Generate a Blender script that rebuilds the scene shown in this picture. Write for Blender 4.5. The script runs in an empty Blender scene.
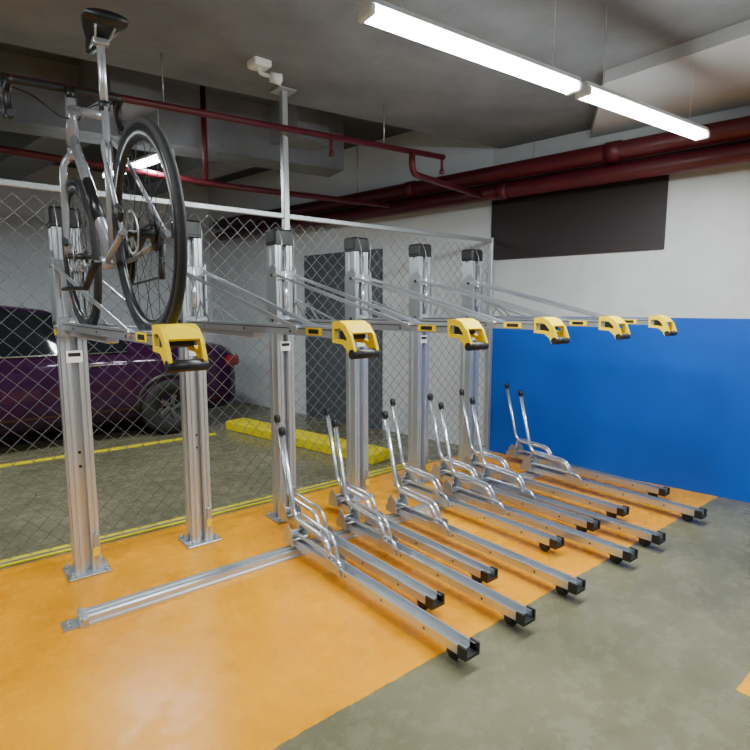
import bpy, math, random, bmesh
from mathutils import Vector, Matrix
random.seed(4)
D=bpy.data
COL=bpy.context.scene.collection

# ------------------------------------------------------------ materials
def mat(name,c,rough=.5,metal=0.,var=.12,scale=8.,rvar=.08,bump=0.,emit=None,es=0,stretch=None,bscale=None,contrast=None,spec=None):
    m=D.materials.new(name); m.use_nodes=True; nt=m.node_tree; b=nt.nodes['Principled BSDF']
    tc=nt.nodes.new('ShaderNodeTexCoord'); mp=nt.nodes.new('ShaderNodeMapping')
    if stretch: mp.inputs['Scale'].default_value=stretch
    nt.links.new(tc.outputs['Object'],mp.inputs['Vector'])
    n=nt.nodes.new('ShaderNodeTexNoise'); n.inputs['Scale'].default_value=scale; n.inputs['Detail'].default_value=6
    nt.links.new(mp.outputs[0],n.inputs['Vector'])
    fac=n.outputs['Fac']
    if contrast:
        r=nt.nodes.new('ShaderNodeMapRange'); r.inputs['From Min'].default_value=.5-contrast; r.inputs['From Max'].default_value=.5+contrast
        nt.links.new(fac,r.inputs['Value']); fac=r.outputs[0]
    mx=nt.nodes.new('ShaderNodeMix'); mx.data_type='RGBA'
    mx.inputs[6].default_value=(*[max(0,x*(1-var)) for x in c],1); mx.inputs[7].default_value=(*[min(1,x*(1+var)) for x in c],1)
    nt.links.new(fac,mx.inputs[0]); nt.links.new(mx.outputs[2],b.inputs['Base Color'])
    mr=nt.nodes.new('ShaderNodeMapRange'); mr.inputs['To Min'].default_value=max(.02,rough-rvar); mr.inputs['To Max'].default_value=min(1,rough+rvar)
    nt.links.new(n.outputs['Fac'],mr.inputs['Value']); nt.links.new(mr.outputs[0],b.inputs['Roughness'])
    b.inputs['Metallic'].default_value=metal
    if spec is not None: b.inputs['Specular IOR Level'].default_value=spec
    if bump:
        bp=nt.nodes.new('ShaderNodeBump'); bp.inputs['Strength'].default_value=bump; bp.inputs['Distance'].default_value=.02
        n2=nt.nodes.new('ShaderNodeTexNoise'); n2.inputs['Scale'].default_value=bscale or scale*3; n2.inputs['Detail'].default_value=6
        nt.links.new(tc.outputs['Object'],n2.inputs['Vector'])
        nt.links.new(n2.outputs['Fac'],bp.inputs['Height']); nt.links.new(bp.outputs[0],b.inputs['Normal'])
    if emit:
        b.inputs['Emission Color'].default_value=(*emit,1); b.inputs['Emission Strength'].default_value=es
    return m
M={}
M['alu']=mat('satin_aluminium',(.64,.67,.71),.34,.75,.03,3,.02)
M['alu2']=mat('aluminium_rail',(.58,.61,.65),.30,.8,.04,4,.03)
M['steel']=mat('galvanised_steel',(.50,.53,.56),.32,.8,.08,14,.05)
M['tube']=mat('zinc_tube',(.72,.75,.79),.25,.85,.03,4,.02)
M['wire']=mat('galvanised_wire',(.20,.215,.225),.5,.3,.1,20)
M['rail']=mat('fence_rail_zinc',(.46,.49,.51),.4,.6,.08,10)
M['black']=mat('black_plastic',(.010,.010,.011),.45,0,.2,15)
M['dark']=mat('dark_slot',(.035,.035,.037),.6,.2,.2,15)
M['rubber']=mat('black_rubber',(.012,.012,.013),.7,0,.2,30)
M['yellow']=mat('yellow_plastic',(.86,.60,.0),.42,0,.03,10,spec=.12)
M['sticky']=mat('yellow_sticker',(.90,.62,.0),.4,0,.05,10,spec=.15)
M['white']=mat('white_label',(.82,.82,.80),.5,0,.05,10)
M['frame']=mat('silver_grey_frame_paint',(.30,.305,.33),.25,.3,.06,6)
M['carbon']=mat('carbon_black',(.010,.010,.012),.3,0,.2,30)
M['pipe']=mat('dark_red_pipe_paint',(.085,.004,.012),.42,0,.3,6)
M['kerb']=mat('yellow_kerb_paint',(.70,.58,.0),.55,0,.18,5,spec=.2)
M['line']=mat('yellow_line_paint',(.72,.60,.0),.55,0,.25,9,spec=.2)
M['concrete']=mat('ceiling_concrete',(.175,.19,.215),.85,0,.22,2.4,.05,bump=.8,bscale=7,contrast=.22)
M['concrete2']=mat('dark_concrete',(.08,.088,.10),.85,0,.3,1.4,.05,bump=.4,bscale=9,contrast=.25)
M['pale']=mat('pale_ceiling_slab',(.44,.46,.49),.8,0,.10,1.6,.05,bump=.2,contrast=.3)
M['back']=mat('back_wall_plaster',(.60,.62,.66),.8,0,.08,1.2,.05,bump=.15)
M['door']=mat('grey_door_paint',(.08,.088,.105),.5,0,.08,3)
M['louvre']=mat('dark_brown_panel',(.016,.010,.012),.6,0,.25,3)
M['lamp']=mat('fluorescent_glow',(.9,.95,1),.4,emit=(.93,1,.97),es=48)
M['lampfar']=mat('fluorescent_glow_dim',(.9,.95,1),.4,emit=(.92,1,.97),es=22)
M['housing']=mat('white_enamel',(.75,.77,.78),.4,0,.04,4)
M['carpaint']=mat('plum_car_paint',(.034,.006,.036),.07,.2,.1,3,.02)
M['glass']=mat('dark_car_glass',(.008,.010,.012),.06,0,.05,3,.02)
M['chrome']=mat('chrome',(.6,.6,.6),.2,1,.05,5,.04)
M['rim']=mat('dark_grey_alloy',(.12,.12,.13),.35,.6,.05,5,.04)
M['lens']=mat('red_tail_lamp',(.22,.006,.008),.2,0,.1,10)

# ------------------------------------------------------------ mesh builder
class MB:
    def __init__(s): s.v=[]; s.f=[]; s.sm=[]; s.marks=[]
    def add(s,vs,fs,smooth=False):
        s.marks.append((len(s.v),len(s.f)))
        o=len(s.v); s.v+= [tuple(v) for v in vs]
        for f in fs: s.f.append([i+o for i in f]); s.sm.append(smooth)
        return s
    def box(s,c,d,bev=0,rot=None):
        hx,hy,hz=[x/2 for x in d]
        if bev>0:
            b=min(bev,hx*.9,hy*.9,hz*.9)
            vs=[];idx={}
            for sx in(-1,1):
                for sy in(-1,1):
                    for sz in(-1,1):
                        for k in range(3):
                            p=[sx*(hx-b),sy*(hy-b),sz*(hz-b)]
                            p[k]=[sx*hx,sy*hy,sz*hz][k]
                            idx[(sx,sy,sz,k)]=len(vs); vs.append(p)
            fs=[]
            for k in range(3):
                a,bb=[i for i in range(3) if i!=k]
                for sg in(-1,1):
                    q=[]
                    for (p1,p2) in((-1,-1),(1,-1),(1,1),(-1,1)):
                        t=[0,0,0]; t[k]=sg; t[a]=p1; t[bb]=p2; q.append(idx[(*t,k)])
                    fs.append(q)
            for k in range(3):
                a,bb=[i for i in range(3) if i!=k]
                for p1 in(-1,1):
                    for p2 in(-1,1):
                        t1=[0,0,0];t1[k]=-1;t1[a]=p1;t1[bb]=p2
                        t2=list(t1);t2[k]=1
                        fs.append([idx[(*t1,a)],idx[(*t2,a)],idx[(*t2,bb)],idx[(*t1,bb)]])
            for sx in(-1,1):
                for sy in(-1,1):
                    for sz in(-1,1): fs.append([idx[(sx,sy,sz,k)] for k in range(3)])
        else:
            vs=[(x,y,z) for x in(-hx,hx) for y in(-hy,hy) for z in(-hz,hz)]
            fs=[(0,1,3,2),(4,6,7,5),(0,4,5,1),(2,3,7,6),(0,2,6,4),(1,5,7,3)]
        R=rot if rot else Matrix.Identity(3)
        vs=[R@Vector(v)+Vector(c) for v in vs]
        return s.add(vs,fs)
    def prism(s,poly,a,b,axis='X'):
        def mk(p,t):
            if axis=='X': return (t,p[0],p[1])
            if axis=='Y': return (p[0],t,p[1])
            return (p[0],p[1],t)
        n=len(poly); vs=[mk(p,a) for p in poly]+[mk(p,b) for p in poly]
        fs=[list(range(n))[::-1],list(range(n,2*n))]+[(i,(i+1)%n,(i+1)%n+n,i+n) for i in range(n)]
        return s.add(vs,fs)
    def frame(s,outer,inner,a,b):
        n=len(outer); vs=[(t,*p) for t in(a,b) for L in(outer,inner) for p in L]; fs=[]
        for i in range(n):
            j=(i+1)%n
            fs+= [(i,j,n+j,n+i),(2*n+i,3*n+i,3*n+j,2*n+j),(i,2*n+i,2*n+j,j),(n+i,n+j,3*n+j,3*n+i)]
        return s.add(vs,fs)
    def tube(s,pts,r,n=10,cap=True,closed=False,sx=1,sy=1):
        pts=[Vector(p) for p in pts]; N=len(pts)
        rr=r if isinstance(r,(list,tuple)) else [r]*N
        T=[]
        for i in range(N):
            if closed: t=pts[(i+1)%N]-pts[i-1]
            else: t=pts[min(i+1,N-1)]-pts[max(i-1,0)]
            T.append(t.normalized())
        u=T[0].orthogonal().normalized()
        if abs(T[0].x)<.9: u=(Vector((1,0,0))-T[0]*T[0].x).normalized()
        vs=[]
        for i in range(N):
            if i: u=(u-T[i]*u.dot(T[i])).normalized()
            w=T[i].cross(u)
            for k in range(n):
                a=2*math.pi*k/n
                vs.append(pts[i]+(u*math.cos(a)*sx+w*math.sin(a)*sy)*rr[i])
        fs=[]
        for i in range(N if closed else N-1):
            j=(i+1)%N
            for k in range(n): fs.append((i*n+k,i*n+(k+1)%n,j*n+(k+1)%n,j*n+k))
        s.add(vs,fs,True)
        if cap and not closed:
            o=len(s.v)-N*n
            s.f.append([o+k for k in range(n)][::-1]); s.sm.append(False)
            s.f.append([o+(N-1)*n+k for k in range(n)]); s.sm.append(False)
        return s
    def cyl(s,a,b,r,n=14,r2=None):
        return s.tube([a,b],[r,r if r2 is None else r2],n)
    def ring(s,c,R,r,n=48,m=8,sx=1,sy=1):
        c=Vector(c)
        return s.tube([c+Vector((0,math.cos(2*math.pi*i/n)*R,math.sin(2*math.pi*i/n)*R)) for i in range(n)],r,m,closed=True,sx=sx,sy=sy)
    def lathe(s,prof,c,axis=(1,0,0),n=32,closed=False):
        ax=Vector(axis).normalized(); u=ax.orthogonal().normalized(); w=ax.cross(u); c=Vector(c)
        m=len(prof); vs=[]
        for k in range(n):
            a=2*math.pi*k/n
            for (rad,t) in prof: vs.append(c+ax*t+(u*math.cos(a)+w*math.sin(a))*rad)
        fs=[]
        for k in range(n):
            for j in range(m if closed else m-1):
                j2=(j+1)%m; k2=(k+1)%n
                fs.append((k*m+j,k*m+j2,k2*m+j2,k2*m+j))
        return s.add(vs,fs,True)
    def split(s,name,m,parent,per=1,label=None):
        out=[]; mk=s.marks+[(len(s.v),len(s.f))]
        for i in range(0,len(s.marks),per):
            v0,f0=mk[i]; v1,f1=mk[min(i+per,len(s.marks))]
            q=MB(); q.v=s.v[v0:v1]; q.f=[[k-v0 for k in f] for f in s.f[f0:f1]]; q.sm=s.sm[f0:f1]
            out.append(q.obj(name,m,parent,label))
        return out
    def obj(s,name,m,parent=None,label=None,loc=None):
        me=D.meshes.new(name); me.from_pydata(s.v,[],s.f)
        me.polygons.foreach_set('use_smooth',s.sm)
        bm=bmesh.new(); bm.from_mesh(me); bmesh.ops.recalc_face_normals(bm,faces=bm.faces); bm.to_mesh(me); bm.free()
        me.materials.append(M[m] if isinstance(m,str) else m)
        o=D.objects.new(name,me); COL.objects.link(o)
        if parent: o.parent=parent
        if label: o['label']=label
        if loc: o.location=loc
        return o
def fillet(pts,r,n=5):
    pts=[Vector(p) for p in pts]; out=[pts[0]]
    for i in range(1,len(pts)-1):
        a=(pts[i-1]-pts[i]); b=(pts[i+1]-pts[i])
        d=min(r,a.length*.48,b.length*.48)
        p0=pts[i]+a.normalized()*d; p2=pts[i]+b.normalized()*d
        for k in range(n+1):
            t=k/n; out.append(p0*(1-t)**2+pts[i]*2*t*(1-t)+p2*t*t)
    out.append(pts[-1]); return out
def root(name,loc,label,cat,group=None,rot=None):
    e=D.objects.new(name,None); COL.objects.link(e); e.location=loc; e.empty_display_size=.1
    e['label']=label; e['category']=cat
    if group: e['group']=group
    if rot: e.rotation_euler=rot
    return e
def tag(o,label,cat,group=None):
    o['label']=label; o['category']=cat
    if group: o['group']=group
    return o
def struct(o): o['kind']='structure'; return o
def dup(r,loc):
    def rec(o,p):
        n=o.copy(); COL.objects.link(n)
        n.parent=p
        for c in list(o.children): rec(c,n)
        return n
    n=rec(r,None); n.location=loc; return n

# ------------------------------------------------------------ node mask helpers
def new_shell(name):
    m=D.materials.new(name); m.use_nodes=True; nt=m.node_tree
    g=nt.nodes.new('ShaderNodeNewGeometry'); sp=nt.nodes.new('ShaderNodeSeparateXYZ'); nt.links.new(g.outputs['Position'],sp.inputs[0])
    return m,nt,nt.nodes['Principled BSDF'],g,sp
def math_(nt,op,a,b):
    n=nt.nodes.new('ShaderNodeMath'); n.operation=op
    for i,x in enumerate((a,b)):
        if isinstance(x,(int,float)): n.inputs[i].default_value=x
        else: nt.links.new(x,n.inputs[i])
    return n.outputs[0]
def mixc(nt,f,a,b):
    n=nt.nodes.new('ShaderNodeMix'); n.data_type='RGBA'
    nt.links.new(f,n.inputs[0])
    for i,x in((6,a),(7,b)):
        if isinstance(x,tuple): n.inputs[i].default_value=(*x,1)
        else: nt.links.new(x,n.inputs[i])
    return n.outputs[2]
def noise(nt,g,scale,detail=6,rough=.55):
    n=nt.nodes.new('ShaderNodeTexNoise'); n.inputs['Scale'].default_value=scale; n.inputs['Detail'].default_value=detail; n.inputs['Roughness'].default_value=rough
    nt.links.new(g.outputs['Position'],n.inputs['Vector']); return n.outputs['Fac']
def ramp(nt,f,a,b):
    n=nt.nodes.new('ShaderNodeMapRange'); n.inputs['From Min'].default_value=a; n.inputs['From Max'].default_value=b
    nt.links.new(f,n.inputs['Value']); return n.outputs[0]

# floor
m,nt,b,g,sp=new_shell('painted_concrete_floor')
n1=noise(nt,g,1.3); n2=noise(nt,g,7,10,.74); n3=noise(nt,g,60,3); n4=noise(nt,g,3.1,8,.6); n5=noise(nt,g,26,6,.7)
grey=mixc(nt,ramp(nt,n1,.35,.65),(.11,.105,.058),(.175,.165,.10))
grey=mixc(nt,math_(nt,'MULTIPLY',ramp(nt,n2,.42,.70),.45),grey,(.235,.22,.145))
grey=mixc(nt,math_(nt,'MULTIPLY',ramp(nt,n4,.54,.70),.3),grey,(.09,.085,.05))
orange=mixc(nt,ramp(nt,n1,.35,.65),(.70,.265,.0),(.86,.36,.0))
orange=mixc(nt,math_(nt,'MULTIPLY',ramp(nt,n2,.52,.72),.45),orange,(.95,.46,.0))
orange=mixc(nt,math_(nt,'MULTIPLY',ramp(nt,n4,.56,.70),.45),orange,(.50,.19,.0))
orange=mixc(nt,math_(nt,'MULTIPLY',ramp(nt,n5,.64,.71),.35),orange,(.28,.15,.02))
wob=math_(nt,'MULTIPLY',math_(nt,'SUBTRACT',n2,.5),.03)
yy=math_(nt,'ADD',sp.outputs['Y'],wob); xx=math_(nt,'ADD',sp.outputs['X'],wob)
m1=math_(nt,'MULTIPLY',math_(nt,'GREATER_THAN',yy,1.53),math_(nt,'LESS_THAN',yy,3.66))
m2=math_(nt,'MULTIPLY',math_(nt,'LESS_THAN',yy,.64),math_(nt,'GREATER_THAN',xx,2.35))
mk=math_(nt,'MAXIMUM',m1,m2)
nt.links.new(mixc(nt,mk,grey,orange),b.inputs['Base Color'])
rg=nt.nodes.new('ShaderNodeMapRange'); rg.inputs['From Min'].default_value=.35; rg.inputs['From Max'].default_value=.65; rg.inputs['To Min'].default_value=.12; rg.inputs['To Max'].default_value=.38
nt.links.new(n2,rg.inputs['Value']); nt.links.new(rg.outputs[0],b.inputs['Roughness'])
b.inputs['Specular IOR Level'].default_value=.28
bp=nt.nodes.new('ShaderNodeBump'); bp.inputs['Strength'].default_value=.2; bp.inputs['Distance'].default_value=.01
nt.links.new(n2,bp.inputs['Height']); nt.links.new(bp.outputs[0],b.inputs['Normal'])
M['floor']=m
# right wall
m,nt,b,g,sp=new_shell('two_tone_wall_paint')
n1=noise(nt,g,1.1); n2=noise(nt,g,9,7,.65); n3=noise(nt,g,2.6,8,.7)
white=mixc(nt,ramp(nt,n1,.3,.7),(.48,.50,.52),(.59,.61,.63))
white=mixc(nt,math_(nt,'MULTIPLY',ramp(nt,n2,.5,.8),.35),white,(.40,.41,.43))
white=mixc(nt,math_(nt,'MULTIPLY',ramp(nt,n3,.52,.64),.4),white,(.42,.43,.45))
white=mixc(nt,math_(nt,'MULTIPLY',math_(nt,'GREATER_THAN',sp.outputs['Y'],3.62),.8),white,(.66,.68,.72))
blue=mixc(nt,ramp(nt,n1,.3,.7),(.0,.065,.40),(.0,.088,.50))
blue=mixc(nt,math_(nt,'MULTIPLY',ramp(nt,n3,.6,.72),.3),blue,(.01,.10,.38))
mk=math_(nt,'MULTIPLY',math_(nt,'LESS_THAN',sp.outputs['Z'],1.42),math_(nt,'LESS_THAN',sp.outputs['Y'],3.62))
nt.links.new(mixc(nt,mk,white,blue),b.inputs['Base Color'])
b.inputs['Roughness'].default_value=.5; b.inputs['Specular IOR Level'].default_value=.3
bp=nt.nodes.new('ShaderNodeBump'); bp.inputs['Strength'].default_value=.15; bp.inputs['Distance'].default_value=.01
nt.links.new(n2,bp.inputs['Height']); nt.links.new(bp.outputs[0],b.inputs['Normal'])
M['wallr']=m

# ------------------------------------------------------------ room
E2=Vector((-.158,.987,0)); EN=Vector((-.987,-.158,0))
W0=Vector((4.77,1.51,0))
def W(s,off,z): return W0+E2*s+EN*off+Vector((0,0,z))
WR=Matrix(((EN.x,E2.x,0),(EN.y,E2.y,0),(0,0,1)))
struct(MB().box((1,2,-.1),(16,16,.2)).obj('floor','floor'))
def wbox(mb,s0,s1,o0,o1,z0,z1,bev=0):
    return mb.box(W((s0+s1)/2,(o0+o1)/2,(z0+z1)/2),(abs(o1-o0),s1-s0,z1-z0),bev,WR)
mb=MB(); wbox(mb,-6,7.6,-.2,0,0,3.6); struct(mb.obj('wall_right','wallr'))
struct(MB().box((-1,8.9,1.8),(11,.2,3.6)).obj('wall_back','back'))
struct(MB().box((-6.9,2,1.8),(.2,14,3.6)).obj('wall_left','back'))
struct(MB().prism([(-6.9,-6),(7,-6),(7,3.38),(4.48,3.53),(-6.9,4.9)],3.05,3.45,'Z').obj('ceiling','concrete'))
struct(MB().box((-1,6.3,3.5),(12,5.4,.1)).obj('ceiling','concrete2'))
struct(MB().prism([(4.56,2.66),(3.55,1.99),(3.55,-5),(6,-5),(4.74,1.5)],2.97,3.06,'Z').obj('trim_8','pale'))  # slab in a paler tone than the ceiling, with a slanted edge
for i,x in enumerate((-3.6,-1.3,1.0,2.6)):
    mb=MB(); mb.box((x,6.7,3.27),(.40,4.3,.36),rot=WR); struct(mb.obj('trim_%d'%(i+1 if i<3 else 9),'concrete'))
struct(MB().box((-1.2,5.6,3.2),(9.5,.35,.5),rot=Matrix.Rotation(-.12,3,'Z')).obj('trim_4','concrete'))
struct(MB().box((1.1,3.74,.003),(5.2,.10,.006)).obj('trim_5','line'))
struct(MB().box((-.7,6.15,.003),(6.4,.09,.006)).obj('trim_6','line'))
mb=MB(); wbox(mb,.53,2.13,0,.02,1.98,2.575)
struct(mb.obj('window_1','louvre'))
mb=MB(); wbox(mb,3.6,4.97,0,.05,0,2.2); wbox(mb,3.66,4.91,.05,.06,.05,2.14)
struct(mb.obj('door_1','door'))
k=MB(); k.box((3.06,5.15,.055),(.28,2.4,.11),.01,Matrix.Rotation(.19,3,'Z'))
tag(k.obj('parking_kerb','kerb'),'low yellow painted concrete kerb behind the fence','kerb')

# ------------------------------------------------------------ pipes
e=root('fire_main_pipe',W(0,.22,2.765),'thick dark red fire pipe along the wall','pipe')
def relpipe(par,ps,r,nm):
    mb=MB(); o=par.location
    mb.tube([Vector(p)-o for p in fillet(ps,.15)],r,16); mb.obj(nm,'pipe',par)
relpipe(e,[W(-4,.22,2.765),W(6.8,.22,2.765)],.074,'pipe_run')
mb=MB()
for s in(-1.2,.9,3.0): mb.cyl(W(s,.22,2.765)-e.location-E2*.06,W(s,.22,2.765)-e.location+E2*.06,.083,16)
mb.split('coupling','pipe',e)
mb=MB()
for s in(-.6,1.6,3.8): mb.cyl(W(s,.22,2.8)-e.location,W(s,.22,3.05 if s<2 else 3.45)-e.location,.006,8)
mb.split('hanger_rod','steel',e)
e=root('fire_main_pipe',W(0,.20,2.595),'thick dark red fire pipe running below another one','pipe')
relpipe(e,[W(-4,.2,2.595),W(6.8,.2,2.595)],.070,'pipe_run')
mb=MB()
for s in(-.4,1.9): mb.cyl(W(s,.2,2.595)-e.location-E2*.05,W(s,.2,2.595)-e.location+E2*.05,.078,16)
mb.split('coupling','pipe',e)
e=root('branch_pipe',W(0,.07,2.69),'slim dark red pipe against the wall between thicker pipes','pipe')
relpipe(e,[W(-4,.06,2.69),W(6.8,.06,2.69)],.035,'pipe_run')
e=root('sprinkler_pipe',(2,3.5,2.75),'thin dark red sprinkler pipe under the ceiling','pipe')
relpipe(e,[(-2.5,4.05,2.74),(3.38,3.28,2.74)],.022,'pipe_run')
relpipe(e,[(3.06,3.32,2.74),(3.06,3.32,2.57),(4.1,3.5,2.56)],.026,'branch')
mb=MB()
for x,y in((2.35,3.42),(3.36,3.28),(.2,3.70)):
    mb.cyl((x-2,y-3.5,0),(x-2,y-3.5,-.10),.012,10); mb.lathe([(.0,-.15),(.022,-.145),(.02,-.12),(.01,-.1)],(x-2,y-3.5,0),(0,0,1),12)
mb.split('sprinkler_head','pipe',e,2)
mb=MB()
for x,y in((1.2,3.57),(2.8,3.36)): mb.cyl((x-2,y-3.5,0),(x-2,y-3.5,.31),.004,8)
mb.split('hanger_rod','steel',e)
e=root('sprinkler_pipe',(1,5,2.7),'thin dark red pipe beyond the fence','pipe')
relpipe(e,[(-4,5.2,2.78),(2.2,4.9,2.62),(3.9,4.6,2.6)],.028,'pipe_run')
relpipe(e,[(2.0,4.92,2.6),(2.0,4.92,3.45)],.025,'riser')

# ------------------------------------------------------------ lamps
def lamp(a,b_,glow,label,watts,hang=3.05):
    a=Vector(a);b_=Vector(b_); c=(a+b_)/2; L=(b_-a).length; ang=math.atan2(b_.y-a.y,b_.x-a.x)
    e=root('fluorescent_light',c,label,'ceiling light','fluorescent battens',rot=(0,0,ang))
    mb=MB(); mb.prism([(-.026,.036),(.026,.036),(.040,.008),(.02,.0),(-.02,.0),(-.040,.008)],-L/2,L/2,'X'); mb.obj('housing','housing',e)
    for sy in(-.028,.028):
        mb=MB(); mb.cyl((-L/2+.03,sy,-.018),(L/2-.03,sy,-.018),.014,12); mb.obj('lamp_tube',glow,e)
    mb=MB()
    for sx in(-1,1): mb.box((sx*(L/2-.012),0,-.014),(.024,.09,.038),.005)
    mb.split('end_socket','housing',e)
    mb=MB()
    for sx in(-1,1): mb.cyl((sx*L*.36,0,.03),(sx*L*.36,0,hang-c.z),.0022,6)
    mb.split('hanger_wire','housing',e)
    if watts:
        l=D.lights.new('tube_light','AREA'); l.shape='RECTANGLE'; l.size=L*.9; l.size_y=.08; l.energy=watts; l.color=(.92,.98,.98)
        lo=D.objects.new('tube_light',l); COL.objects.link(lo); lo.parent=e; lo.location=(0,0,-.045)
    return e
lamp((2.64,1.60,2.6),(3.90,1.50,2.6),'lamp','white twin tube fluorescent batten glowing beside the red pipes',50)
lamp((1.32,1.70,2.6),(2.58,1.60,2.6),'lamp','white twin tube fluorescent batten glowing above the racks',50)
lamp((1.58,4.60,2.75),(1.36,5.75,2.75),'lampfar','white fluorescent batten glowing beyond the fence',60,3.45)
lamp((-1.8,5.2,2.6),(-.6,5.2,2.6),'lampfar','white fluorescent batten glowing above the parked car',50,3.45)
lamp((-1.6,1.9,2.7),(-.4,1.85,2.7),'lamp','added fluorescent batten left of the view for fill light',46)  # added lamp out of view on the left, lifts the room light
lamp((-.6,-.6,2.8),(.6,-.7,2.8),'lamp','added fluorescent batten left of the view for fill light',44)  # added unseen lamp behind the camera, fills the room
lamp((2.2,-.4,2.8),(3.4,-.5,2.8),'lamp','added fluorescent batten left of the view for fill light',44)  # another added lamp outside the view, for more room light

# ------------------------------------------------------------ chain link fence
FY=3.6; FX0=-2.2; FX1=4.42
fe=root('chain_link_fence',(0,FY,0),'galvanised chain link fence behind the bicycle racks','fence')
w=.100; h=.100; z0=.07; z1=2.15
mb=MB()
nx=int((FX1-FX0)/(w/2)); nz=int((z1-z0)/(h/2))
R=.0024
for i in range(nx):
    x=FX0+i*w/2; pts=[]
    ph=i%2
    for j in range(nz+1):
        sgn=1 if j%2==0 else -1
        pts.append(Vector((x+ (w/4+.001)*sgn*(1 if ph==0 else -1), .003*sgn, z0+j*h/2)))
    vs=[];fs=[]
    for p in pts:
        for k in range(4):
            a=math.pi/4+k*math.pi/2; vs.append(p+Vector((math.cos(a)*R*1.3,math.sin(a)*R,0)))
    for j in range(len(pts)-1):
        for k in range(4): fs.append((j*4+k,j*4+(k+1)%4,j*4+4+(k+1)%4,j*4+4+k))
    mb.add(vs,fs,True)
o=mb.obj('wire_mesh','wire',fe); o['kind']='stuff'
mb=MB(); mb.box(((FX0+FX1)/2,0,2.17),(FX1-FX0,.035,.035),.004); mb.obj('top_rail','rail',fe)
mb=MB(); mb.cyl((FX0,0,.06),(FX1,0,.06),.006,8); mb.split('tension_wire','wire',fe)
for x in(FX0,-.1,4.42):
    mb=MB(); mb.box((x,0,1.1),(.05,.05,2.2),.005); mb.box((x,0,.005),(.12,.12,.01)); mb.obj('post','rail',fe)
mb=MB(); mb.box((2.06,.0,1.525),(.045,.045,3.05),.004); mb.box((2.06,0,3.04),(.14,.14,.012)); mb.obj('post','rail',fe,'tall post reaching the ceiling')

# ------------------------------------------------------------ upper rack
CY=3.34
TZ=1.385
u=root('upper_bike_rack',(.565,CY,0),'upper tier aluminium bike rack post with tray and yellow handle','bike rack','two tier bike rack posts')
hw,hd=.064,.058
half=[(.020,-hd+.03),(.020,-hd),(.038,-hd),(.038,-hd+.008),(.046,-hd+.008),(.046,-hd),(hw,-hd),
      (hw,-.022),(hw-.014,-.018),(hw-.014,.018),(hw,.022),(hw,hd),(.02,hd),(.015,hd-.015)]
prof=[(.032,-hd+.045),(.032,-hd+.03)]+half+[(-x,y) for x,y in half[::-1]]+[(-.032,-hd+.03),(-.032,-hd+.045)]
MB().prism(prof,.012,1.93,'Z').obj('column','alu',u)
mb=MB()
for zz in(.62,.70): mb.cyl((0,-hd+.046,zz),(0,-hd+.040,zz),.008,10)
mb.split('screw','dark',u)
MB().box((-.0,-.0588,1.24),(.080,.0015,.065)).obj('label_plate','white',u)
MB().box((-.0,-.0600,1.25),(.060,.0010,.020)).obj('label_print','black',u)
mb=MB(); mb.box((0,0,.006),(.22,.20,.012),.003)
mb.prism([(.064,.012),(.10,.012),(.064,.06)],-.003,.003,'Y'); mb.prism([(-.064,.012),(-.10,.012),(-.064,.06)],-.003,.003,'Y')
bpz=mb.obj('base_plate','steel',u)
mb=MB()
for sx in(-1,1):
    for sy in(-1,1): mb.cyl((sx*.088,sy*.078,.012),(sx*.088,sy*.078,.026),.012,6); mb.cyl((sx*.088,sy*.078,.02),(sx*.088,sy*.078,.04),.006,8)
mb.split('bolt','steel',bpz,2)
mb=MB(); mb.box((0,0,1.975),(.150,.140,.095),.012); mb.box((0,-.005,1.93),(.14,.132,.02),.004); mb.obj('column_cap','black',u)
mb=MB()
for sx in(-1,1):
    mb.prism([(-.09,1.34),(-.02,1.34),(.05,1.42),(.05,1.74),(-.04,1.80),(-.085,1.76)],sx*.068,sx*.076,'X')
mb.box((0,-.075,1.40),(.14,.03,.10),.004); mb.box((0,-.07,1.72),(.14,.02,.06),.004)
mb.cyl((-.085,-.06,1.72),(.085,-.06,1.72),.011,12); mb.cyl((-.085,-.06,1.40),(.085,-.06,1.40),.011,12)
car=mb.obj('carriage','steel',u)
mb=MB()
for zz in(1.42,1.72):
    for sx in(-1,1): mb.cyl((sx*.075,-.03,zz),(sx*.084,-.03,zz),.012,6)
mb.split('bolt','dark',car)
mb=MB(); mb.cyl((0,-.078,1.45),(0,-.078,1.88),.009,10); mb.cyl((0,-.078,1.5),(0,-.078,1.68),.016,12); mb.obj('gas_spring','tube',u)
MB().box((0,-.092,1.405),(.035,.003,.05)).obj('label_plate','white',u)
MB().box((-.078,-.03,1.38),(.003,.05,.045)).obj('warning_sticker','sticky',u)
mb=MB(); mb.box((.045,-.066,.16),(.024,.016,.14),.003); mb.obj('latch_bar','steel',u)
MB().box((.040,-.0755,.13),(.032,.003,.05)).obj('warning_sticker','sticky',u)
mb=MB()
mb.tube(fillet([(.05,-.08,1.60),(.05,-.11,1.95),(.05,-.07,2.03),(.05,-.02,2.02)],.05,5),.0025,6)
mb.tube(fillet([(-.05,-.08,1.55),(-.05,-.13,1.94),(-.05,-.07,2.035),(-.05,-.02,2.02)],.05,5),.0025,6)
mb.split('lifting_cable','steel',u)
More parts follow.
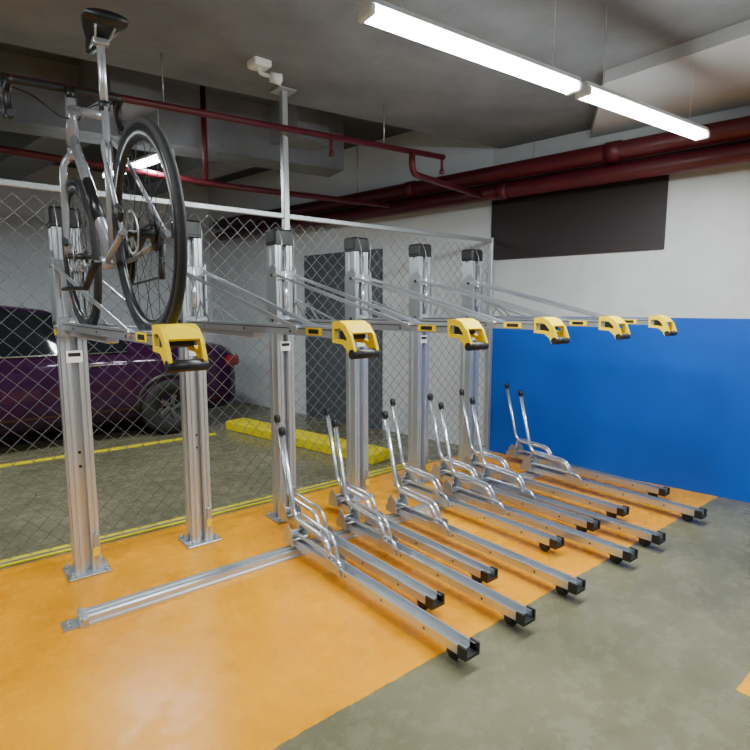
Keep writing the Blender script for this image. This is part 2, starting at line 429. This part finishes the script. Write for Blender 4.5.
# tray
y0,y1=-.06,-1.665
t=.004; tw=.048
def channel(mb,hw,zb,h,y0,y1,lip=.008):
    mb.prism([(-hw,zb),(hw,zb),(hw,zb+h),(hw-lip,zb+h),(hw-lip,zb+h-t),(hw-t,zb+h-t),(hw-t,zb+t),(-hw+t,zb+t),(-hw+t,zb+h-t),(-hw+lip,zb+h-t),(-hw+lip,zb+h),(-hw,zb+h)],y0,y1,'Y')
mb=MB(); channel(mb,tw,TZ,.042,y1,y0); tray=mb.obj('tray','alu2',u)
mb=MB()
for sx in(-1,1): mb.box((sx*.0482,-.86,TZ+.030),(.002,1.58,.004))  # dark strips on the tray sides, groove shade put into the colour
mb.split('side_groove_shade','dark',tray)
mb=MB()
for yy in(-.35,-.85,-1.3):
    for sx in(-1,1): mb.cyl((sx*.047,yy,TZ+.016),(sx*.0505,yy,TZ+.016),.006,8)
mb.split('rivet','dark',tray)
mb=MB(); mb.box((-.0498,-1.49,TZ+.021),(.002,.12,.03)); mb.obj('warning_sticker','sticky',tray)
mb=MB(); mb.box((-.0514,-1.49,TZ+.021),(.001,.075,.018)); mb.obj('warning_print','black',tray)
mb=MB(); mb.box((0,-.50,TZ-.016),(.05,.80,.030),.004); mb.obj('under_beam','alu2',tray)
def bar(mb,a,b_,w_,h_,r=.002):
    a=Vector(a);b_=Vector(b_); d=b_-a
    rot=Matrix((Vector((1,0,0)),d.normalized(),Vector((1,0,0)).cross(d.normalized()))).transposed()
    mb.box((a+b_)/2,(w_,d.length,h_),r,rot)
for sx in(-1,1):
    mb=MB(); a=Vector((sx*.070,-.075,1.72)); b_=Vector((sx*.053,-1.36,TZ+.03))
    bar(mb,a,b_,.008,.020)
    mb.cyl(a-Vector((.008,0,0)),a+Vector((.008,0,0)),.014,10); mb.cyl(b_-Vector((.007,0,0)),b_+Vector((.007,0,0)),.013,10)
    mb.obj('support_strut','alu2',u)
    if sx>0:
        mb=MB(); bar(mb,(sx*.060,-.09,1.56),(sx*.050,-.62,TZ+.03),.005,.014); mb.obj('support_strut','steel',u)
for sx in(-1,1):
    mb=MB(); bar(mb,(sx*.042,-.42,TZ+.03),(sx*.042,-.28,TZ+.15),.004,.018); bar(mb,(sx*.042,-.28,TZ+.15),(sx*.042,-.20,TZ+.03),.004,.016); mb.obj('wheel_guide','steel',tray)
# handle: angular yellow side plates with cut-out, dark grip at the lower front
hy=-1.672
S_=.86
sc=lambda L:[(hy+p[0]*S_,TZ+.010+p[1]*S_) for p in L]
outer=[(.045,.062),(-.012,.066),(-.052,.050),(-.092,.006),(-.118,-.056),(-.112,-.088),(-.080,-.090),(-.066,-.060),(-.030,-.034),(.045,-.030)]
inner=[(.030,.030),(-.012,.034),(-.036,.022),(-.060,-.004),(-.064,-.012),(-.062,-.018),(-.056,-.022),(-.048,-.022),(-.024,-.014),(.030,-.012)]
mb=MB()
for sx in(-1,1): mb.frame(sc(outer),sc(inner),sx*.047,sx*.058)
mb.prism(sc([(.045,.063),(-.012,.067),(-.052,.051),(-.084,.017),(-.076,.010),(-.046,.041),(-.012,.055),(.045,.051)]),-.048,.048,'X')
handle=mb.obj('handle','yellow',u)
mb=MB(); mb.cyl((-.060,hy-.100*S_,TZ-.062*S_),(.060,hy-.100*S_,TZ-.062*S_),.018,18)
mb.box((0,hy-.005,TZ+.014),(.092,.070,.034),.006)
mb.obj('grip','black',handle)
for x in(1.226,1.872,2.53,3.19,3.84):
    dup(u,(x-(.015 if x>1.5 else 0),CY,0))
u['label']='upper tier aluminium bike rack post holding a road bicycle'

# ------------------------------------------------------------ floor track
ft=root('floor_track',(.42,2.78,0),'long aluminium sliding track bolted on the orange floor','floor track')
L=4.25
mb=MB()
mb.prism([(-.06,.0),(.06,.0),(.06,.012),(.045,.016),(.045,.04),(.03,.044),(.026,.03),(.012,.03),(.010,.044),(-.010,.044),(-.012,.03),(-.026,.03),(-.03,.044),(-.045,.04),(-.045,.016),(-.06,.012)],0,L,'X'); mb.obj('track_profile','alu',ft)
mb=MB()
for sy in(-1,1): mb.box((L/2,sy*.019,.0305),(L-.04,.009,.002))  # dark strips along the groove floors paint in the shade there
mb.split('track_groove_shade','dark',ft)
mb=MB(); mb.box((.02,0,.02),(.03,.13,.05),.004); mb.box((-.02,.0,.004),(.10,.09,.008)); mb.obj('end_stop','steel',ft)
mb=MB(); mb.cyl((-.045,.02,.008),(-.045,.02,.022),.011,6); mb.cyl((-.045,-.02,.008),(-.045,-.02,.022),.011,6); mb.split('bolt','steel',ft)

# ------------------------------------------------------------ lower racks
lr=root('lower_bike_rack',(0,0,0),'lower tier aluminium wheel rail with bent tube wheel holder and caster','bike rack','lower tier bike rails')
zb=.062; RH=.042
mb=MB(); channel(mb,.038,zb,RH,.012,1.50); rail=mb.obj('rail','alu2',lr)
mb=MB()
for yy in(.25,.55,.85): 
    for sx in(-1,1): mb.cyl((sx*.0375,yy,zb+.02),(sx*.0395,yy,zb+.02),.007,8)
mb.split('rivet','dark',rail)
mb=MB()
mb.prism([(-.044,zb-.005),(.044,zb-.005),(.044,zb+RH+.006),(.034,zb+RH+.006),(.034,zb+.008),(-.034,zb+.008),(-.034,zb+RH+.006),(-.044,zb+RH+.006)],-.002,.045,'Y')
mb.obj('end_cap','black',lr)
cs=MB(); cs.box((0,.105,zb-.004),(.06,.07,.008))
for sx in(-1,1): cs.prism([(.075,zb-.004),(.135,zb-.004),(.115,.024),(.095,.024)],sx*.018,sx*.022,'X')
cs.cyl((-.026,.103,.035),(.026,.103,.035),.006,8)
caster=cs.obj('caster','black',lr)
mb=MB(); mb.lathe([(.006,-.014),(.030,-.014),(.035,-.009),(.035,.009),(.030,.014),(.006,.014)],(0,.103,.035),(1,0,0),24,True); mb.obj('caster_wheel','rubber',caster)
mb=MB()
for sx in(-1,1): mb.cyl((sx*.015,.103,.035),(sx*.017,.103,.035),.013,14)
mb.split('wheel_hub','steel',caster)
TX=-.022
mb=MB(); mb.tube(fillet([(TX,1.525,.73),(TX,1.395,.235),(TX,1.05,.215),(TX,1.00,.095)],.07,6),.0150,16)
hold=mb.obj('wheel_holder','tube',lr)
mb=MB(); d=Vector((0,.130,.495)).normalized(); p=Vector((TX,1.522,.72))
mb.tube([p,p+d*.006,p+d*.040,p+d*.052,p+d*.056],[.016,.0215,.0215,.017,.006],16); mb.obj('end_grip','black',hold)
mb=MB(); mb.tube(fillet([(.040,1.455,.095),(.040,1.43,.235),(.040,1.08,.215),(.040,1.02,.095)],.06,5),.0115,14); mb.obj('wheel_holder','tube',lr,'low bent tube hoop')
mb=MB(); mb.tube(fillet([(TX,1.42,.105),(TX,1.36,.140),(TX,.95,.140),(TX,.90,.095)],.05,5),.0105,14); mb.obj('wheel_holder','tube',lr,'low bent tube hoop')
mb=MB()
mb.box((0,1.42,.104),(.10,.10,.012),.003)
for sx in(-1,1): mb.prism([(1.36,.068),(1.47,.068),(1.455,.155),(1.42,.195),(1.375,.155)],sx*.053,sx*.058,'X')
mb.cyl((-.059,1.42,.14),(.059,1.42,.14),.007,8)
mb.obj('mount_bracket','steel',lr)
mb=MB(); mb.prism([(.88,.065),(1.05,.065),(1.035,.13),(.90,.115)],-.047,-.042,'X'); mb.prism([(.97,.065),(1.05,.065),(1.035,.12),(.985,.12)],.055,.059,'X'); mb.split('hoop_clamp','steel',lr)
XL=[1.625,2.02,2.455,3.02,3.385,4.03]; XS=[1.79,2.20,2.835,3.26,3.655,4.305]
first=True
for x,y in [(x,1.37) for x in XL]+[(x,1.73) for x in XS]:
    if first: lr.location=(x,y,0); first=False
    else: dup(lr,(x,y,0))

# ------------------------------------------------------------ bicycle
bk=root('road_bicycle',(.565,1.87,1.3905),'silver grey road bicycle with black wheels on a rack tray','bicycle',rot=(0,math.radians(-2.6),0))
bk.scale=(1.03,1.03,1.03)
WRd=.34
def wheel(y,name,rear):
    e=D.objects.new(name,None); COL.objects.link(e); e.parent=bk; e.location=(0,y,WRd)
    MB().ring((0,0,0),WRd-.0140,.0140,64,10).obj('tire','rubber',e)
    MB().lathe([(.272,-.003),(.290,-.011),(.322,-.0115),(.324,.0),(.322,.0115),(.290,.011),(.272,.003)],(0,0,0),(1,0,0),64,True).obj('rim','carbon',e)
    mb=MB()
    for k in range(24):
        a=2*math.pi*k/24; sx=1 if k%2 else -1; a2=a+sx*.5*(1 if (k//2)%2 else -1)
        mb.cyl((sx*.028,.024*math.cos(a2),.024*math.sin(a2)),(0,.275*math.cos(a),.275*math.sin(a)),.0011,5)
    mb.obj('spokes','black',e)
    mb=MB(); mb.lathe([(.0,-.05),(.012,-.05),(.012,-.03),(.028,-.028),(.028,-.022),(.014,-.02),(.014,.02),(.028,.022),(.028,.028),(.012,.03),(.012,.05),(0,.05)],(0,0,0),(1,0,0),20); mb.obj('hub','black',e)
    mb=MB(); mb.lathe([(.058,-.040),(.07,-.040),(.07,-.038),(.058,-.038)],(0,0,0),(1,0,0),40,True)
    for k in range(6):
        a=k*math.pi/3; mb.box((-.039,.034*math.cos(a),.034*math.sin(a)),(.002,.045,.005),0,Matrix.Rotation(a,3,'X'))
    mb.obj('brake_disc','steel',e)
    if rear:
        mb=MB()
        for q,(rr) in enumerate((.055,.049,.043,.037,.031,.026)): mb.lathe([(.015,.030+q*.004),(rr,.030+q*.004),(rr,.032+q*.004),(.015,.032+q*.004)],(0,0,0),(1,0,0),24,True)
        mb.obj('cassette','dark',e)
wheel(0,'rear_wheel',True); wheel(.985,'front_wheel',False)
P=lambda y,z,x=0:(x,y,z)
fr=MB()
BB=(.41,.275); ST=(.315,.80); HT=(.825,.96); HB=(.865,.80)
fr.tube([P(*BB),P(*ST)],[.020,.016],16,sx=.75,sy=1.25)
fr.tube([P(*BB),P(HB[0]-.005,HB[1]+.02)],[.028,.023],16,sx=.8,sy=1.1)
fr.tube([P(ST[0]+.008,ST[1]-.03),P(HT[0]+.005,HT[1]-.03)],[.014,.019],16)
fr.tube([P(HB[0]+.004,HB[1]-.01),P(HT[0]-.004,HT[1]+.012)],[.025,.021],16)
fr.tube([P(BB[0],BB[1],-.045),P(BB[0],BB[1],.045)],.023,16)
for sx in(-1,1):
    fr.tube(fillet([P(BB[0]-.02,BB[1],sx*.025),P(BB[0]-.09,BB[1]+.005,sx*.042),P(0,WRd,sx*.066)],.05),.0095,10)
    fr.tube(fillet([P(ST[0]+.02,ST[1]-.10,sx*.012),P(ST[0]-.05,ST[1]-.16,sx*.032),P(0,WRd,sx*.066)],.05),.0075,10)
    fr.tube([P(-.018,WRd,sx*.066),P(.018,WRd,sx*.066)],.011,8)
fr.obj('frame','frame',bk)
# dark painted band on the down tube
A=Vector(P(*BB)); B_=Vector(P(HB[0]-.005,HB[1]+.02)); 
mb=MB(); mb.tube([A+(B_-A)*.30,A+(B_-A)*.62],[.0270,.0255],16,sx=.82,sy=1.11); mb.obj('down_tube_band','carbon',bk)
mb=MB(); mb.box((-.066,.02,WRd+.062),(.018,.055,.04),.006,Matrix.Rotation(.6,3,'X')); mb.box((-.058,.955,WRd+.07),(.018,.035,.06),.006,Matrix.Rotation(-.2,3,'X')); mb.split('brake_caliper','black',bk)
fk=MB()
fk.tube([P(HB[0]+.006,HB[1]-.015),P(HB[0]+.018,HB[1]-.060)],.025,14)
for sx in(-1,1): fk.tube(fillet([P(HB[0]+.012,HB[1]-.045,sx*.015),P(HB[0]+.024,HB[1]-.085,sx*.045),P(.945,.42,sx*.054),P(.985,WRd,sx*.055)],.05),[.015]*2+[.014]*(6)+[.012]*5+[.008],10)
fk.obj('fork','frame',bk)
sp_=MB(); sp_.tube([P(ST[0]+.005,ST[1]-.02),P(.285,1.0)],.0135,12); sp_.obj('seatpost','alu',bk)
mb=MB(); mb.tube([P(ST[0]+.003,ST[1]-.012),P(ST[0]-.002,ST[1]+.018)],.019,12); mb.obj('seat_clamp','black',bk)
sd=MB(); rings=[(-.02,.066,.018,1.035),(.03,.072,.022,1.035),(.09,.055,.024,1.03),(.15,.032,.022,1.025),(.21,.022,.019,1.025),(.25,.014,.012,1.02)]
vs=[];fs=[];n=12
for (dy,hwid,th,zc) in rings:
    for k in range(n):
        a=2*math.pi*k/n; vs.append((hwid*math.cos(a),.19+dy,zc+th*math.sin(a)*(1 if math.sin(a)>0 else .6)))
for i in range(len(rings)-1):
    for k in range(n): fs.append((i*n+k,i*n+(k+1)%n,(i+1)*n+(k+1)%n,(i+1)*n+k))
fs.append(list(range(n))[::-1]); fs.append([(len(rings)-1)*n+k for k in range(n)])
sd.add(vs,fs,True)
saddle=sd.obj('saddle','black',bk)
mb=MB()
for sx in(-1,1): mb.tube(fillet([P(.21,1.02,sx*.03),P(.25,.997,sx*.022),P(.32,.997,sx*.022),P(.40,1.017,sx*.008)],.03),.0035,8)
mb.box((0,.285,.997),(.05,.035,.02),.004); mb.obj('saddle_rail','steel',saddle)
dz_=.105
oy=-.115
top=(.815,.885+dz_)
hb=MB()
hb.tube([P(HT[0]-.002,HT[1]),P(top[0],top[1]+.020)],.020,14)
hb.tube([P(top[0],top[1]),P(.935+oy+.02,.905+dz_)],.018,12)
hb.obj('stem','carbon',bk)
o_=oy+.02
hb=MB()
hb.tube(fillet([P(.90+o_,.77+dz_,-.22),P(.99+o_,.775+dz_,-.216),P(1.03+o_,.83+dz_,-.212),P(1.02+o_,.895+dz_,-.21),P(.965+o_,.903+dz_,-.208),P(.935+o_,.905+dz_,-.20),P(.935+o_,.905+dz_,.20),P(.965+o_,.903+dz_,.208),P(1.02+o_,.895+dz_,.21),P(1.03+o_,.83+dz_,.212),P(.99+o_,.775+dz_,.216),P(.90+o_,.77+dz_,.22)],.035,5),.0145,12)
bars=hb.obj('handlebar','black',bk)
for sx in(-1,1):
    mb=MB()
    mb.tube([P(1.0+o_,.905+dz_,sx*.21),P(1.04+o_,.925+dz_,sx*.21),P(1.075+o_,.945+dz_,sx*.21),P(1.085+o_,.97+dz_,sx*.208)],[.017,.021,.020,.013],12)
    mb.tube(fillet([P(1.07+o_,.93+dz_,sx*.215),P(1.085+o_,.87+dz_,sx*.22),P(1.06+o_,.79+dz_,sx*.222)],.05),[.010]*2+[.009]*5+[.006],8,sx=1.2,sy=.7)
    mb.obj('brake_lever','black',bars)
mb=MB()
for sx in(-1,1): mb.tube(fillet([P(1.03+o_,.91+dz_,sx*.205),P(1.05+o_,.90+dz_,sx*.12),P(.98+o_,.80+dz_,sx*.03),P(.89+o_,.78+dz_,0.02*sx)],.06),.003,6)
mb.split('brake_cable','black',bars)
ck=MB(); ck.lathe([(.02,.05),(.085,.05),(.085,.053),(.02,.053)],P(*BB),(1,0,0),36,True); ck.lathe([(.02,.043),(.068,.043),(.068,.046),(.02,.046)],P(*BB),(1,0,0),36,True)
ck.cyl(P(BB[0],BB[1],-.07),P(BB[0],BB[1],.07),.013,12)
ca=-.55; dy,dz=math.cos(ca)*.17,math.sin(ca)*.17
ck.tube([P(BB[0],BB[1],.065),P(BB[0]-dy,BB[1]-dz,.075)],[.015,.011],10); ck.tube([P(BB[0],BB[1],-.065),P(BB[0]+dy,BB[1]+dz,-.075)],[.015,.011],10)
crank=ck.obj('crankset','black',bk)
for sx in(-1,1):
    mb=MB(); mb.box((sx*.12,BB[0]-sx*dy,BB[1]-sx*dz),(.07,.085,.014),.004); mb.cyl((sx*.075,BB[0]-sx*dy,BB[1]-sx*dz),(sx*.13,BB[0]-sx*dy,BB[1]-sx*dz),.007,8); mb.obj('pedal','black',crank)
mb=MB()
mb.tube([P(BB[0]+.005,BB[1]+.086,.0445),P(0.01,WRd+.045,.0445)],.004,6); mb.tube([P(BB[0],BB[1]-.086,.0445),P(.03,WRd-.135,.0445),P(-.005,WRd-.075,.0445)],.004,6)
mb.obj('chain','dark',bk)
mb=MB(); mb.tube([P(0,WRd-.03,.05),P(.02,WRd-.09,.05),P(.035,WRd-.14,.05)],[.012,.01,.012],8); mb.obj('derailleur','dark',bk)

# ------------------------------------------------------------ car
cr=root('parked_car',(3.02,7.35,0),'dark plum sedan with red tail lamp parked behind the fence','car')
S=[(.0,.36,.45,.80,.88,.66,.56),(-.05,.28,.42,.90,.97,.76,.66),(-.18,.24,.42,.96,1.03,.82,.70),(-.45,.22,.45,.98,1.06,.86,.74),(-.8,.20,.48,.99,1.08,.88,.75),(-1.15,.20,.5,1.0,1.10,.89,.75),
   (-1.35,.20,.5,1.0,1.14,.89,.73),(-1.7,.20,.5,1.0,1.31,.89,.68),(-2.1,.20,.5,1.0,1.47,.89,.63),(-2.5,.20,.5,1.0,1.52,.89,.62),(-3.0,.20,.5,1.0,1.51,.89,.61),(-3.4,.20,.5,1.0,1.42,.88,.62),(-3.8,.22,.5,.99,1.20,.87,.68),(-4.15,.24,.5,.95,1.04,.84,.72),(-4.4,.3,.5,.88,.93,.74,.66),(-4.48,.36,.5,.7,.76,.66,.6)]
body=MB(); glass=MB()
def ringp(s):
    x,zb_,zl,zB,zt,hb_,ht=s
    half=[(0,zb_),(hb_*.86,zb_),(hb_*.985,(zb_+zl)/2),(hb_*1.0,zl),(hb_*1.0,(zl+zB)/2+.02),(hb_*.985,zB-.03),(hb_*.965,zB),(ht,zt-.03),(ht*.93,zt-.004),(ht*.5,zt+.015),(0,zt+.02)]
    return [(x,-y,z) for y,z in half]+[(x,y,z) for y,z in half[-2:0:-1]]
rings=[ringp(s) for s in S]; n=len(rings[0])
for i in range(len(rings)-1):
    xm=(S[i][0]+S[i+1][0])/2
    for k in range(n):
        q=[rings[i][k],rings[i][(k+1)%n],rings[i+1][(k+1)%n],rings[i+1][k]]
        side=(k==6 or k==n-7)
        top_=k in range(7,n-7)
        isg=(side and -3.75<xm<-1.5) or (top_ and (-2.02<xm<-1.4 or -3.8<xm<-3.4))
        (glass if isg else body).add(q,[(0,1,2,3)],True)
body.add(rings[0],[list(range(n))],False); body.add(rings[-1],[list(range(n))],False)
def weld(o):
    bm=bmesh.new(); bm.from_mesh(o.data); bmesh.ops.remove_doubles(bm,verts=bm.verts,dist=.0005); bmesh.ops.recalc_face_normals(bm,faces=bm.faces); bm.to_mesh(o.data); bm.free()
weld(body.obj('body','carpaint',cr)); weld(glass.obj('window','glass',cr))
mb=MB()
for sy in(-1,1):
    mb.tube([(-1.38,sy*.868,1.01),(-2.05,sy*.868,1.01),(-3.0,sy*.868,1.01),(-3.8,sy*.85,1.0)],.011,8)
mb.split('window_trim','chrome',cr)
mb=MB()
for sy in(-1,1): mb.box((-2.62,sy*.752,1.24),(.06,.02,.5),0,Matrix.Rotation(sy*.52,3,'X'))
mb.split('door_pillar','black',cr)
for xx in(-.92,-3.6):
    for sy in(-1,1):
        mb=MB(); mb.lathe([(.15,-.10),(.31,-.10),(.335,-.07),(.335,.07),(.31,.10),(.15,.10)],(xx,sy*.80,.335),(0,1,0),32,True); wh=mb.obj('wheel','rubber',cr)
        mb=MB(); mb.lathe([(.0,.06),(.05,.07),(.06,.05),(.2,.06),(.22,.09),(.23,.06),(.23,.0),(0,.0)],(xx,sy*.80,.335),(0,sy,0),32)
        for k in range(5):
            a=k*2*math.pi/5; mb.box((xx+.12*math.cos(a),sy*.885,.335+.12*math.sin(a)),(.2,.02,.05),.004,Matrix.Rotation(-a,3,'Y'))
        mb.obj('hubcap','rim',wh)
        mb=MB(); mb.tube([(xx+.38*math.cos(a),sy*.868,.335+.38*math.sin(a)) for a in [math.pi*i/16 for i in range(17)]],.035,8,sx=1,sy=1); mb.obj('wheel_arch','black',cr)
mb=MB()
for sy in(-1,1): mb.box((-.10,sy*.725,.83),(.26,.15,.14),.03,Matrix.Rotation(-sy*.55,3,'Z'))
mb.split('tail_lamp','lens',cr)
mb=MB(); mb.box((-.01,0,.50),(.08,1.2,.16),.03); mb.obj('bumper','black',cr)
for sy in(-1,1):
    mb=MB(); mb.lathe([(0,-.09),(.05,-.08),(.075,0),(.06,.08),(0,.1)],(-3.35,sy*.99,1.06),(0,1,0),14); mb.box((-3.35,sy*.90,1.03),(.05,.12,.03)); mb.obj('side_mirror','carpaint',cr)
mb=MB()
for sy in(-1,1):
    for xx in(-1.75,-2.75): mb.box((xx,sy*.895,.88),(.18,.02,.025),.004)
mb.split('door_handle','chrome',cr)

# small ceiling camera
e=MB(); e.box((0,0,-.015),(.12,.12,.05),.01); e.tube(fillet([(0,0,-.03),(0,0,-.07),(.09,-.05,-.09)],.03),.012,8); e.lathe([(0,0),(.03,0),(.035,.07),(0,.08)],(.06,-.03,-.085),(.8,-.5,-.2),14)
o=e.obj('security_camera','housing',None,None,(1.72,3.3,3.05)); tag(o,'small white security camera on the concrete ceiling','camera')

# ------------------------------------------------------------ world, camera
w_=D.worlds.new('World'); bpy.context.scene.world=w_; w_.use_nodes=True
bg=w_.node_tree.nodes['Background']; bg.inputs[0].default_value=(.80,.90,1,1); bg.inputs[1].default_value=.33
c=D.cameras.new('camera'); co=D.objects.new('camera',c); COL.objects.link(co)
co.location=(0,0,1.5); co.rotation_euler=(math.radians(90-7.06),0,math.radians(-38.9)); c.sensor_width=36; c.lens=541/750*36
bpy.context.scene.camera=co
